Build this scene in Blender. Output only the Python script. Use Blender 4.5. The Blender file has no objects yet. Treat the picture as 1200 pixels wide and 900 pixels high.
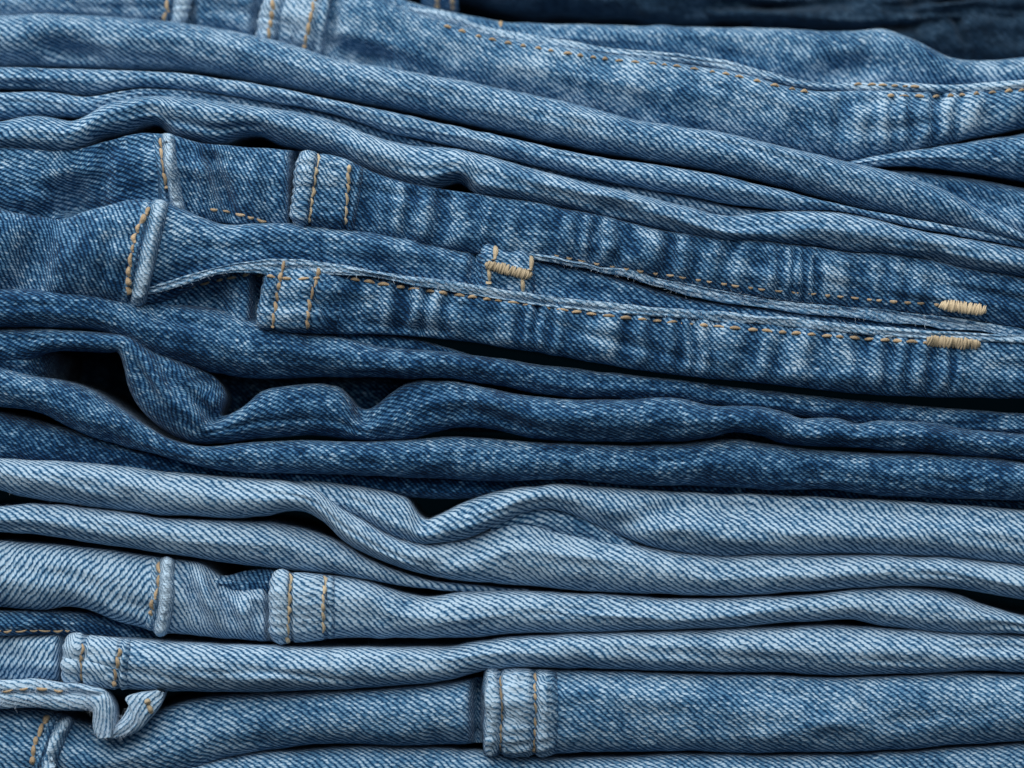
import bpy, math, random
import numpy as np
from mathutils import Vector, Matrix
from mathutils.bvhtree import BVHTree

random.seed(7)
scene = bpy.context.scene
C = scene.collection

# ------------------------------------------------------------------ camera, world, light, exposure
S = 0.00016          # metres per unit of the layout sheet (1200 x 900 units = 19 x 14 cm of cloth)
D = 0.72             # camera distance to the front of the pile
cam = bpy.data.cameras.new('camera')
cam_o = bpy.data.objects.new('camera', cam); C.objects.link(cam_o)
cam_o.location = (0, -D, 0); cam_o.rotation_euler = (math.radians(90), 0, 0)
cam.sensor_width = 36.0
cam.lens = 36.0 * D / (1200 * S)
cam.clip_start = 0.02; cam.clip_end = 20
cam.dof.use_dof = True; cam.dof.focus_distance = D + 0.002; cam.dof.aperture_fstop = 6.3
scene.camera = cam_o

w = bpy.data.worlds.new('World'); scene.world = w; w.use_nodes = True
w.node_tree.nodes['Background'].inputs['Color'].default_value = (0.16, 0.34, 0.52, 1)
w.node_tree.nodes['Background'].inputs['Strength'].default_value = 0.035

def area(name, loc, target, size, power, color):
    l = bpy.data.lights.new(name, 'AREA'); l.shape = 'RECTANGLE'; l.size, l.size_y = size
    l.energy = power; l.color = color
    o = bpy.data.objects.new(name, l); C.objects.link(o); o.location = loc
    o.rotation_euler = (Vector(target) - Vector(loc)).to_track_quat('-Z', 'Y').to_euler()
    return o
area('overhead_light', (-0.35, -0.62, 1.0), (0, 0, 0), (1.6, 1.7), 30.0, (1.0, 0.99, 0.97))  # broad soft light from above and in front, slightly left
area('room_light', (0.5, -1.5, 0.45), (0, 0, 0), (1.4, 1.2), 4.0, (0.88, 0.95, 1.0))

vs = scene.view_settings
vs.view_transform = 'Standard'; vs.look = 'None'; vs.gamma = 1.0; vs.exposure = 0.0
vs.use_curve_mapping = False

# ------------------------------------------------------------------ small maths
def hash2(ix, iy, seed):
    n = (ix.astype(np.int64) * 374761393 + iy.astype(np.int64) * 668265263 + seed * 1442695041) & 0x7fffffff
    n = ((n ^ (n >> 13)) * 1274126177) & 0x7fffffff
    return ((n ^ (n >> 16)) & 0xffff) / 65535.0
def vnoise(x, y, seed=0):
    """smooth value noise, -1..1"""
    x = np.asarray(x, float); y = np.asarray(y, float)
    ix = np.floor(x); iy = np.floor(y); fx = x - ix; fy = y - iy
    fx = fx * fx * (3 - 2 * fx); fy = fy * fy * (3 - 2 * fy)
    a = hash2(ix, iy, seed); b = hash2(ix + 1, iy, seed); c = hash2(ix, iy + 1, seed); d = hash2(ix + 1, iy + 1, seed)
    return 2 * ((a * (1 - fx) + b * fx) * (1 - fy) + (c * (1 - fx) + d * fx) * fy) - 1
def fnoise(x, y, seed=0, octv=3):
    r = 0; a = 1; t = 0
    for k in range(octv):
        r = r + a * vnoise(np.asarray(x) * 2 ** k, np.asarray(y) * 2 ** k, seed + 31 * k); t += a; a *= .5
    return r / t
def spline(pts):
    """cubic Hermite through (x, y...) rows; limited slopes, flat-ish extrapolation"""
    P = np.array(pts, float); X = P[:, 0]; Y = P[:, 1:]
    h = np.diff(X)[:, None]; s = np.diff(Y, axis=0) / h
    m = np.zeros_like(Y)
    m[1:-1] = (s[:-1] * h[1:] + s[1:] * h[:-1]) / (h[1:] + h[:-1]); m[0] = s[0]; m[-1] = s[-1]
    def f(x):
        x = np.asarray(x, float)
        i = np.clip(np.searchsorted(X, x) - 1, 0, len(X) - 2)
        hh = X[i + 1] - X[i]; t = (x - X[i]) / hh
        lo = x < X[0]; hi = x > X[-1]
        tt = np.clip(t, 0, 1)[..., None]; H = hh[..., None]
        r = ((2*tt**3 - 3*tt**2 + 1) * Y[i] + (tt**3 - 2*tt**2 + tt) * H * m[i] + (-2*tt**3 + 3*tt**2) * Y[i+1] + (tt**3 - tt**2) * H * m[i+1])
        ex = np.where(lo, x - X[0], np.where(hi, x - X[-1], 0.0))
        ex = np.sign(ex) * 120 * (1 - np.exp(-np.abs(ex) / 120))
        r = r + ex[..., None] * np.where(lo[..., None], m[0], m[-1]) * .6
        return r
    return f
def lean(py):
    """the pile leans away from the camera towards its top"""
    py = np.asarray(py, float)
    q = np.clip(300 - py, 0, 400)
    return 0.0016 * q * q
def world(px, py, dp, ref):
    """layout sheet -> metres. ref: depth at which (px, py) is measured"""
    k = S * (1 + ref * S / D)
    return np.stack([(px - 600) * k, dp * S, (450 - py) * k], axis=-1)

# ------------------------------------------------------------------ materials
class NB:
    def __init__(self, name):
        self.m = bpy.data.materials.new(name); self.m.use_nodes = True
        self.t = self.m.node_tree; self.t.nodes.clear()
        self.out = self.n('ShaderNodeOutputMaterial')
    def n(self, typ, **kw):
        o = self.t.nodes.new(typ)
        for k, v in kw.items(): setattr(o, k, v)
        return o
    def set(self, sock, v):
        if isinstance(v, bpy.types.NodeSocket): self.t.links.new(v, sock)
        else: sock.default_value = v
    def math(self, op, a, b=0.0, c=0.0, clamp=False):
        o = self.n('ShaderNodeMath', operation=op, use_clamp=clamp)
        self.set(o.inputs[0], a); self.set(o.inputs[1], b); self.set(o.inputs[2], c)
        return o.outputs[0]
    def xyz(self, x, y, z=0.0):
        o = self.n('ShaderNodeCombineXYZ')
        self.set(o.inputs[0], x); self.set(o.inputs[1], y); self.set(o.inputs[2], z)
        return o.outputs[0]
    def noise(self, vec, scale, detail=2.0, rough=.5):
        o = self.n('ShaderNodeTexNoise'); self.set(o.inputs['Vector'], vec)
        o.inputs['Scale'].default_value = scale; o.inputs['Detail'].default_value = detail; o.inputs['Roughness'].default_value = rough
        return o.outputs['Fac']
    def white(self, vec):
        o = self.n('ShaderNodeTexWhiteNoise', noise_dimensions='3D'); self.set(o.inputs['Vector'], vec)
        return o.outputs['Value']
    def ramp(self, fac, stops):
        o = self.n('ShaderNodeValToRGB'); self.set(o.inputs[0], fac)
        e = o.color_ramp.elements
        while len(e) < len(stops): e.new(0.5)
        for i, (p, c) in enumerate(stops): e[i].position = p; e[i].color = (*c, 1)
        return o.outputs[0]

def denim(name, p=9.5, q=3.3, shift=.34, base=.5, crown=.45, rand=.25, patch=.12, stops=None, bump=.55, sheen=.16, rows=.24, step=.7):
    """woven twill: rows of yarn floats, each row stepped sideways, crowns worn pale, gaps indigo"""
    b = NB(name)
    uvn = b.n('ShaderNodeUVMap'); uvn.uv_map = 'UVMap'
    sep = b.n('ShaderNodeSeparateXYZ'); b.set(sep.inputs[0], uvn.outputs[0])
    U, V = sep.outputs[0], sep.outputs[1]            # in layout units
    uv = uvn.outputs[0]
    w1 = b.noise(uv, .045, 2); w2 = b.noise(b.xyz(V, U, 7.3), .05, 2); w3 = b.noise(uv, .25, 1)
    U2 = b.math('ADD', b.math('MULTIPLY_ADD', w1, 9.0, U), b.math('MULTIPLY', w3, 3.0))
    V2 = b.math('MULTIPLY_ADD', w2, 6.0, V)
    row = b.math('DIVIDE', V2, q); j = b.math('FLOOR', row); fr = b.math('FRACT', row)
    rj = b.white(b.xyz(j, 3.1, 1.7))
    x = b.math('ADD', b.math('MULTIPLY_ADD', b.math('MULTIPLY_ADD', fr, step, j), shift, b.math('DIVIDE', U2, p)), b.math('MULTIPLY', rj, .12))
    i = b.math('FLOOR', x); fx = b.math('FRACT', x)
    r1 = b.white(b.xyz(i, j, .5)); r2 = b.white(b.xyz(i, j, 9.5))
    # float: long hump along the yarn, round across it
    a = b.math('SINE', b.math('MULTIPLY', fx, math.pi)); a = b.math('POWER', a, .8)
    c = b.math('SINE', b.math('MULTIPLY', fr, math.pi)); c = b.math('POWER', c, .6)
    h = b.math('MULTIPLY', a, b.math('MULTIPLY_ADD', c, rows, 1 - rows))
    h = b.math('MULTIPLY', h, b.math('MULTIPLY_ADD', r2, .28, .86))
    wear = b.n('ShaderNodeAttribute', attribute_name='wear').outputs['Fac']
    n1 = b.noise(uv, .016, 4, .6); n2 = b.noise(b.xyz(U, V, 4.4), .11, 3, .6); n3 = b.noise(b.xyz(b.math('MULTIPLY', U, .4), V, 2.2), .55, 2, .6)
    t = b.math('ADD', b.math('MULTIPLY_ADD', b.math('SUBTRACT', h, .55), crown * 2, base), wear)
    t = b.math('ADD', t, b.math('MULTIPLY', b.math('SUBTRACT', r1, .5), rand))
    t = b.math('ADD', t, b.math('MULTIPLY', b.math('SUBTRACT', n1, .5), patch * 5))
    t = b.math('ADD', t, b.math('MULTIPLY', b.math('SUBTRACT', n2, .5), patch * 2))
    t = b.math('ADD', t, b.math('MULTIPLY', b.math('SUBTRACT', n3, .5), .32))
    t = b.math('ADD', t, 0.0, clamp=True)
    col = b.ramp(t, stops or [(0, (.002, .016, .047)), (.37, (.0105, .066, .172)), (.69, (.098, .243, .408)), (1, (.475, .635, .785))])
    hb = b.math('ADD', b.math('MULTIPLY', h, 1.0), b.math('MULTIPLY', n3, .35))
    bu = b.n('ShaderNodeBump'); bu.inputs['Strength'].default_value = bump; bu.inputs['Distance'].default_value = S * 2.2
    b.set(bu.inputs['Height'], hb)
    bs = b.n('ShaderNodeBsdfPrincipled')
    b.set(bs.inputs['Base Color'], col); b.set(bs.inputs['Normal'], bu.outputs[0])
    bs.inputs['Roughness'].default_value = .92; bs.inputs['Specular IOR Level'].default_value = .12
    bs.inputs['Sheen Weight'].default_value = sheen; bs.inputs['Sheen Roughness'].default_value = .45
    bs.inputs['Sheen Tint'].default_value = (.72, .84, 1, 1)
    b.set(b.out.inputs['Surface'], bs.outputs[0])
    return b.m

M = {}
M['pale'] = denim('pale_denim', 9.6, 3.3, .41, base=.65, crown=.43, rand=.18, patch=.10)
M['sky'] = denim('light_blue_denim', 8.8, 3.1, .40, base=.55, crown=.41, rand=.2, patch=.13)
M['mid'] = denim('medium_blue_denim', 7.8, 2.8, .40, base=.34, crown=.41, rand=.28, patch=.24, rows=.32, step=.6)
M['faded'] = denim('faded_blue_denim', 8.2, 2.9, .40, base=.50, crown=.37, rand=.22, patch=.22)
M['dark'] = denim('indigo_denim', 7.4, 2.7, .42, base=.28, crown=.36, rand=.42, patch=.2, rows=.36, step=.5)
M['wash'] = denim('greyed_blue_denim', 8.6, 3.0, .40, base=.56, crown=.37, rand=.24, patch=.12)
M['ridge'] = denim('worn_seam_denim', 6.2, 3.4, .42, base=.66, crown=.24, rand=.26, patch=.12, bump=.7)
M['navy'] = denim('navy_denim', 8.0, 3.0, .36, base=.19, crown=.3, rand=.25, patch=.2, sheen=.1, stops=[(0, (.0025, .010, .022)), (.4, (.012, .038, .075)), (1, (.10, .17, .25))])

def thread(name, col):
    b = NB(name)
    tc = b.n('ShaderNodeTexCoord').outputs['Object']
    n = b.noise(tc, 9.0, 3, .6)
    geo = b.n('ShaderNodeObjectInfo').outputs['Random']
    f = b.math('ADD', b.math('MULTIPLY', n, .7), b.math('MULTIPLY', geo, .45), clamp=True)
    c = b.ramp(f, [(0.1, tuple(x * .45 for x in col)), (.55, col), (1, tuple(min(.85, x * 1.35 + .03) for x in col))])
    wv = b.n('ShaderNodeTexWave'); wv.bands_direction = 'DIAGONAL'; wv.inputs['Scale'].default_value = 2.4; wv.inputs['Distortion'].default_value = 1.0
    b.set(wv.inputs['Vector'], tc)
    bu = b.n('ShaderNodeBump'); bu.inputs['Strength'].default_value = .5; bu.inputs['Distance'].default_value = S
    b.set(bu.inputs['Height'], wv.outputs['Fac'])
    bs = b.n('ShaderNodeBsdfPrincipled'); b.set(bs.inputs['Base Color'], c); b.set(bs.inputs['Normal'], bu.outputs[0])
    bs.inputs['Roughness'].default_value = .7; bs.inputs['Sheen Weight'].default_value = .3
    b.set(b.out.inputs['Surface'], bs.outputs[0])
    return b.m
M['tan'] = thread('tan_thread', (.47, .34, .20))
M['sand'] = thread('sand_thread', (.56, .45, .29))
M['lint'] = thread('cotton_lint', (.42, .52, .64))

bd = NB('gap_shade_backdrop'); bs = bd.n('ShaderNodeBsdfPrincipled')
tcb = bd.n('ShaderNodeTexCoord').outputs['Object']
bd.set(bs.inputs['Base Color'], bd.ramp(bd.noise(tcb, 14, 4), [(.3, (.0005, .0032, .0052)), (.7, (.0008, .004, .0065))]))  # blue-black shade of the gaps between folds, put into the backdrop colour
bs.inputs['Roughness'].default_value = 1; bs.inputs['Specular IOR Level'].default_value = 0; bd.set(bd.out.inputs['Surface'], bs.outputs[0])

# ------------------------------------------------------------------ builders
def link(name, me, mat, parent, label=None, kind=None):
    o = bpy.data.objects.new(name, me); C.objects.link(o)
    if mat is not None and not me.materials: me.materials.append(mat)
    if parent is not None:
        o.parent = parent
        if parent.type == 'EMPTY': o.matrix_parent_inverse = Matrix.Translation(-parent.location)
    if label: o['label'] = label
    if kind: o['kind'] = kind
    return o
def thing(name, label, cat, group=None, py=450):
    o = bpy.data.objects.new(name, None); C.objects.link(o); o.empty_display_size = .01
    o.location = (0, .03, (450 - py) * S)
    o['label'] = label; o['category'] = cat
    if group: o['group'] = group
    o_bvh[o.name] = []
    return o
o_bvh = {}

def grid_mesh(name, P, uv, wear):
    n, m = P.shape[:2]
    me = bpy.data.meshes.new(name)
    idx = np.arange(n * m).reshape(n, m)
    q = np.stack([idx[:-1, :-1], idx[1:, :-1], idx[1:, 1:], idx[:-1, 1:]], -1).reshape(-1, 4)
    me.vertices.add(n * m); me.vertices.foreach_set('co', P.reshape(-1).astype(np.float32))
    me.loops.add(q.size); me.loops.foreach_set('vertex_index', q.reshape(-1).astype(np.int32))
    me.polygons.add(len(q)); me.polygons.foreach_set('loop_start', (np.arange(len(q)) * 4).astype(np.int32))
    me.polygons.foreach_set('use_smooth', np.ones(len(q), bool))
    me.update(calc_edges=True)
    ul = me.uv_layers.new(name='UVMap')
    ul.data.foreach_set('uv', uv.reshape(-1, 2)[q.reshape(-1)].reshape(-1).astype(np.float32))
    at = me.attributes.new('wear', 'FLOAT', 'POINT'); at.data.foreach_set('value', wear.reshape(-1).astype(np.float32))
    me.validate()
    bvh = BVHTree.FromPolygons([tuple(v) for v in P.reshape(-1, 3)], [tuple(f) for f in q])
    return me, bvh

def arc_uv(P, mid, rot, seed, px=None):
    d = np.linalg.norm(np.diff(P[:, mid], axis=0), axis=1); u = np.concatenate([[0], np.cumsum(d)])
    dv = np.linalg.norm(np.diff(P, axis=1), axis=2); v = np.concatenate([np.zeros((len(P), 1)), np.cumsum(dv, axis=1)], 1)
    v = v[:, mid:mid + 1] - v
    u = np.repeat(u[:, None], P.shape[1], 1) / S + seed * 137.0; v = v / S + seed * 61.0
    if isinstance(rot, (list, tuple)):           # the grain changes where a seam joins two panels
        rr = np.full(len(P), float(rot[-1][1]))
        for xm, ro in reversed(rot): rr[px < xm] = ro
        a = np.radians(rr)[:, None]; c, s = np.cos(a), np.sin(a)
    else:
        a = math.radians(rot); c, s = math.cos(a), math.sin(a)
    return np.stack([c * u + s * v, -s * u + c * v], -1)

class Fold:
    """a turned-over edge of cloth: C-shaped section running between an upper and a lower outline, legs going back into the pile"""
    def __init__(self, jean, mat, top=None, bot=None, st=None, depth=0.0, d=None, e=.95, rot=0, dents=(), rope=None,
                 lump=2.0, wear=0.0, x0=-340, x1=1540, step=4.3, back=420, name='fold', crest=.0, label=None, edge_noise=1.9, pinch=4):
        Fold.count = getattr(Fold, 'count', 0) + 1; self.seed = Fold.count
        self.jean, self.mat, self.rot = jean, M[mat], rot
        if st is None:
            ft, fb = spline(top), spline(bot)
            self.T = lambda u: np.stack([u, ft(u)[..., 0]], -1); self.B = lambda u: np.stack([u, fb(u)[..., 0]], -1)
            self.u0, self.u1, nu = x0, x1, int((x1 - x0) / step)
        else:
            rows = [(k, *r) for k, r in enumerate(st)]
            f = spline(rows); self.T = lambda u: f(u)[..., 0:2]; self.B = lambda u: f(u)[..., 2:4]
            L = sum(math.dist(((a[0]+a[2])/2, (a[1]+a[3])/2), ((b[0]+b[2])/2, (b[1]+b[3])/2)) for a, b in zip(st, st[1:]))
            self.u0, self.u1, nu = 0, len(st) - 1, int(L / step * 1.2)
        self.dep = (lambda x: np.full_like(np.asarray(x, float), depth)) if not isinstance(depth, (list, tuple)) else (lambda x, f=spline(depth): f(x)[..., 0])
        self.d, self.e, self.dents, self.rope, self.lump, self.wr, self.crest = d, e, dents, rope, lump, wear, crest
        self.en = edge_noise
        rg = random.Random(self.seed * 101 + 3)
        self.cr = []
        for k in range(int((x1 - x0) / 62)):
            self.cr.append((rg.uniform(x0, x1), rg.uniform(.12, .88), rg.uniform(30, 120), rg.uniform(.07, .15), rg.choice((-1, 1, 1)) * rg.uniform(.8, 2.6), rg.uniform(-.0025, .0025)))
        for k in range(int((x1 - x0) / 80)):
            self.cr.append((rg.uniform(x0, x1), rg.choice((rg.uniform(0, .3), rg.uniform(.7, 1))), rg.uniform(6, 15), rg.uniform(.2, .4), rg.uniform(1.2, 4.0), rg.uniform(-.02, .02)))
        nth = 44
        th = np.linspace(-math.pi / 2, math.pi / 2, nth)
        u = np.linspace(self.u0, self.u1, nu)
        P, W, X = self.point(u[:, None], th[None, :])
        # legs going back
        A = P[:, :1]; Z = P[:, -1:]
        legs_a, legs_b = [], []
        for f_ in (1.0, .5, .2, .06):
            off = np.zeros_like(A); off[..., 1] = f_ * back * S; off[..., 2] = -f_ * pinch * S
            legs_a.append(A + off)
        for f_ in (.06, .2, .5, 1.0):
            off = np.zeros_like(A); off[..., 1] = f_ * back * S; off[..., 2] = f_ * pinch * S
            legs_b.append(Z + off)
        P2 = np.concatenate(legs_a + [P] + legs_b, 1)
        W2 = np.concatenate([W[:, :1]] * 4 + [W] + [W[:, -1:]] * 4, 1)
        me, self.bvh = grid_mesh(name, P2, arc_uv(P2, P2.shape[1] // 2, rot, self.seed, u), W2)
        self.o = link(name, me, self.mat, jean, label)
        o_bvh[jean.name].append(self.bvh)
    def point(self, u, th, extra=0.0):
        u, th = np.broadcast_arrays(np.asarray(u, float), np.asarray(th, float))
        T, B = self.T(u), self.B(u)
        T = T.copy(); B = B.copy()
        T[..., 1] += self.en * fnoise(T[..., 0] / 37, T[..., 1] / 300, self.seed * 3 + 1)
        B[..., 1] += self.en * fnoise(B[..., 0] / 37, B[..., 1] / 300, self.seed * 3 + 2)
        h = np.maximum(np.linalg.norm(B - T, axis=-1), 1.0)
        s, c = np.sin(th), np.cos(th)
        fs = np.sign(s) * np.abs(s) ** self.e
        f = (fs + 1) / 2                      # 0 at the upper outline, 1 at the lower
        xy = T + (B - T) * f[..., None]
        px, py = xy[..., 0], xy[..., 1]
        dd = np.minimum(h * .72, 42) if self.d is None else np.minimum(self.d, h * .9)
        mid = (T[..., 1] + B[..., 1]) / 2
        base = self.dep(T[..., 0] * .5 + B[..., 0] * .5) + lean(mid)
        dp = base + dd * (1 - np.abs(c) ** self.e)
        wear = np.full_like(px, self.wr) + self.crest * (c - .6)
        win = np.clip(c * 1.6, 0, 1)
        lum = fnoise(px / 85, py / 40, self.seed * 11, 3) * self.lump + fnoise(px / 24, py / 17, self.seed * 17, 2) * self.lump * .4
        dp = dp + lum * win
        if self.rope:
            sp, amp, k, slant, xa, xb = self.rope
            ph = px / sp + .9 * vnoise(px / 60, px * 0, self.seed + 5) + slant * (f - .5) + .18 * vnoise(px / 30, py / 26, self.seed + 9)
            r = np.sin(2 * math.pi * ph) + .3 * np.sin(2 * math.pi * ph * .47 + 1.3) + .45 * vnoise(px / 17, py / 50, self.seed + 13); r = np.tanh(1.5 * r)
            r = r * (.72 + .4 * vnoise(px / 55, py * 0, self.seed + 3)) + .22 * vnoise(px / 14, py / 30, self.seed + 2)
            m = np.clip((px - xa) / 40, 0, 1) * np.clip((xb - px) / 40, 0, 1) * win * np.clip(.35 + 1.1 * np.sin(np.clip(f, 0, 1) * math.pi), 0, 1)
            dp = dp - amp * r * m; wear = wear + k * r * m
        amp = self.lump / 1.7
        for (cx, cf, rx, rf, amt, sl) in self.cr:
            near = np.abs(px - cx) < rx * 2.4
            if not near.any(): continue
            X = px[near] - cx; Y = (f[near] - cf - sl * X) / rf
            X = (X - Y * rf * h[near] * (.5 if rx < 20 else 0)) / rx
            g = np.exp(-X * X - Y * Y) * amt * amp
            dp[near] += g * np.clip(.2 + c[near], 0, 1)
        for (cx, cy, rx, ry, amt, ang) in self.dents:
            a = math.radians(ang); dx, dy = px - cx, py - cy
            X = (dx * math.cos(a) + dy * math.sin(a)) / rx; Y = (-dx * math.sin(a) + dy * math.cos(a)) / ry
            g = np.exp(-X * X - Y * Y)
            dp = dp + amt * g * np.clip(.25 + c, 0, 1)
        ref = base + dd * .6
        return world(px, py, dp, ref), wear, px
    def patch(self, name, xt, xb, width, prof, mat=None, rot=None, wear=.05, n=26, th0=-88, th1=88, label=None, taper=False, wig=1.0, pucker=.09, tall=1.3):
        """a raised strip lying across this fold, from xt on the upper edge to xb on the lower; prof: (across 0..1, height)"""
        th = np.radians(np.linspace(th0, th1, 44)); s = np.sin(th); f = (np.sign(s) * np.abs(s) ** self.e + 1) / 2
        pw, ph_ = np.array([q[0] for q in prof]), np.array([q[1] for q in prof])
        ws = np.unique(np.concatenate([np.linspace(0, 1, n), pw]))
        bend = 0 if not taper else taper
        x = xt + (xb - xt) * f[None, :] + bend * np.sin(f * math.pi)[None, :] + wig * vnoise(f * 4, f * 0, self.seed + int(xt))[None, :] + ws[:, None] * width
        hh = np.interp(ws, pw, ph_)[:, None] * tall; h_ = float(self.B(np.array(xb + 1.0))[..., 1] - self.T(np.array(xt + 1.0))[..., 1])
        P, W, _ = self.point(x, th[None, :])
        du = np.gradient(P, axis=0); dv = np.gradient(P, axis=1)
        N = np.cross(dv, du); N /= np.maximum(np.linalg.norm(N, axis=2, keepdims=True), 1e-9)
        N = np.where(N[..., 1:2] > 0.3, -N, N)
        hn = hh * (1 + .13 * vnoise(x / 5, np.broadcast_to(f * 14, x.shape), self.seed + 77)) + pucker * np.maximum(hh, 0) * np.sin(f * h_ / 10.5 * 2 * math.pi + ws[:, None] * 3 + 2.5 * vnoise(f * 5, f * 0, 8))[:, :] + .6 * vnoise(x / 4, np.broadcast_to(f * 26, x.shape), 5)
        fade = np.clip(np.cos(th) * 1.7 - .22, 0, 1)[None, :]; hn = np.where(hn > 0, hn * fade, hn)
        P = P + N * (hn * S)[..., None]
        W = W * .5 + wear + .03 * (hh - hh.mean()) * np.ones_like(W)
        me, bvh = grid_mesh(name, P, arc_uv(P, 22, (self.rot if not isinstance(self.rot, (list, tuple)) else self.rot[-1][1]) if rot is None else rot, self.seed + 20 + int(xt) % 13), W)
        o = link(name, me, M[mat] if mat else self.mat, self.jean, label)
        o_bvh[self.jean.name].append(bvh)
        self.last = bvh
        return o

# one stitch: a thread hump, unit length along x
def stitch_mesh():
    nl, nr = 6, 6; V = []; F = []
    for k in range(nl):
        t = k / (nl - 1); x = t - .5; r = .5 * (math.sin(math.pi * (0.10 + .80 * t)) ** .45); z = .55 * math.sin(math.pi * t) - .25
        for a in range(nr):
            an = 2 * math.pi * a / nr
            V.append((x, r * math.cos(an), z + r * .8 * math.sin(an)))
    for k in range(nl - 1):
        for a in range(nr):
            b = (a + 1) % nr
            F.append((k*nr+a, (k+1)*nr+a, (k+1)*nr+b, k*nr+b))
    F.append(tuple(range(nr))); F.append(tuple(range((nl-1)*nr, nl*nr)))
    me = bpy.data.meshes.new('stitch'); me.from_pydata(V, [], F); me.update()
    me.polygons.foreach_set('use_smooth', np.ones(len(F), bool))
    return me
STITCH = {k: stitch_mesh() for k in ('tan', 'sand')}
for k, me in STITCH.items(): me.materials.append(M[k])

CAM = Vector((0, -D, 0))
def hit(bvhs, px, py):
    """where the cloth is, along the line of sight through (px, py) on the layout sheet"""
    dirv = (Vector(((px - 600) * S, 0, (450 - py) * S)) - CAM).normalized()
    best = None
    for b in bvhs:
        l, n, i, dist = b.ray_cast(CAM, dirv)
        if l is not None and (best is None or dist < best[2]):
            if n.dot(dirv) > 0: n = -n
            best = (l, n, dist)
    return best

def stitches(parent, bvhs, pts, length=9, gap=4, width=3.4, mat='tan', jit=.8, lift=.6, name='stitch'):
    vert = abs(pts[-1][1] - pts[0][1]) > abs(pts[-1][0] - pts[0][0]); twist_gap = .25 if vert else .9
    P = np.array(pts, float); seg = np.concatenate([[0], np.cumsum(np.linalg.norm(np.diff(P, axis=0), axis=1))])
    f = spline(np.column_stack([seg, P])); L = seg[-1]; s = random.uniform(0, 2)
    while s < L:
        ln = length * random.uniform(.72, 1.25)
        a, b = f(np.array(s)), f(np.array(min(s + ln, L + 2)))
        s += ln + gap * twist_gap * random.uniform(.6, 1.4)
        jx = random.uniform(-jit, jit) * .5
        ha, hb = hit(bvhs, a[0] + jx, a[1] + random.uniform(-jit, jit) * .5), hit(bvhs, b[0] + jx, b[1])
        if not ha or not hb: continue
        pa, pb = ha[0], hb[0]
        if (pa - pb).length > ln * S * 2.2: continue
        nrm = (ha[1] + hb[1]).normalized(); xx = (pb - pa); Lw = xx.length
        if Lw < 1e-6: continue
        xx.normalize(); nrm = (nrm - xx * nrm.dot(xx)).normalized(); yy = nrm.cross(xx)
        wd = width * (1.36 if vert else 1.08) * random.uniform(.75, 1.25) * S
        R = Matrix((xx, yy, nrm)).transposed().to_4x4() @ Matrix.Rotation(random.gauss(.17 if vert else .06, .07), 4, 'Z')
        o = bpy.data.objects.new(name, STITCH[mat]); C.objects.link(o); o.parent = parent
        mw = Matrix.Translation((pa + pb) / 2 + nrm * lift * S) @ R @ Matrix.Diagonal((Lw * 1.04, wd, wd, 1))
        o.matrix_basis = mw

def bar_tack(jean, bvhs, a, b, height, name='bar_tack', label=None, vertical=True):
    """dense satin bar: many short threads side by side over a padded core"""
    ax, ay = a; bx, by = b; L = math.dist(a, b); n = int(L / 1.7)
    nx, ny = -(by - ay) / L, (bx - ax) / L
    V = []; F = []
    def tube(p0, p1, nrm, r, arch):
        xx = (p1 - p0); ln = xx.length; xx.normalize(); yy = nrm.cross(xx)
        base = len(V)
        for k in range(7):
            t = k / 6; rr = r * (1 if 0 < k < 6 else .6)
            c = p0 + xx * ln * t + nrm * (arch * math.sin(math.pi * t) ** .6)
            for q in range(6):
                an = q / 6 * 2 * math.pi
                V.append(c + yy * rr * math.cos(an) + nrm * rr * math.sin(an))
        for k in range(6):
            for q in range(6):
                F.append((base+k*6+q, base+(k+1)*6+q, base+(k+1)*6+(q+1) % 6, base+k*6+(q+1) % 6))
    c0 = hit(bvhs, (ax + bx) / 2, (ay + by) / 2)
    for k in range(n + 1):
        t = k / n; cx, cy = ax + (bx - ax) * t, ay + (by - ay) * t
        h2 = height / 2 * random.uniform(.82, 1.12) * (1 - .45 * abs(2 * t - 1) ** 8); sl = random.uniform(-1.6, 1.6) + .9
        p = hit(bvhs, cx, cy)
        if not p: continue
        q0, q1 = hit(bvhs, cx + nx * h2 - sl, cy + ny * h2), hit(bvhs, cx - nx * h2 + sl, cy - ny * h2)
        if not q0 or not q1: continue
        nr = (p[1] + c0[1]).normalized()
        yoff = min(q0[0].y, q1[0].y, p[0].y) ; 
        A = q0[0].copy(); B = q1[0].copy(); yf = min(p[0].y, q0[0].y, q1[0].y); A.y = min(A.y, yf + 2.5 * S) - 1.6 * S; B.y = min(B.y, yf + 2.5 * S) - 1.6 * S
        nr = (nr + Vector((random.gauss(0, .1), 0, random.gauss(0, .1)))).normalized()
        tube(A, B, nr, 1.45 * S * random.uniform(.7, 1.25), 3.2 * S * random.uniform(.7, 1.3))
    me = bpy.data.meshes.new(name); me.from_pydata([tuple(v) for v in V], [], F); me.update()
    me.polygons.foreach_set('use_smooth', np.ones(len(F), bool))
    return link(name, me, M['sand'], jean, label)

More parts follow.
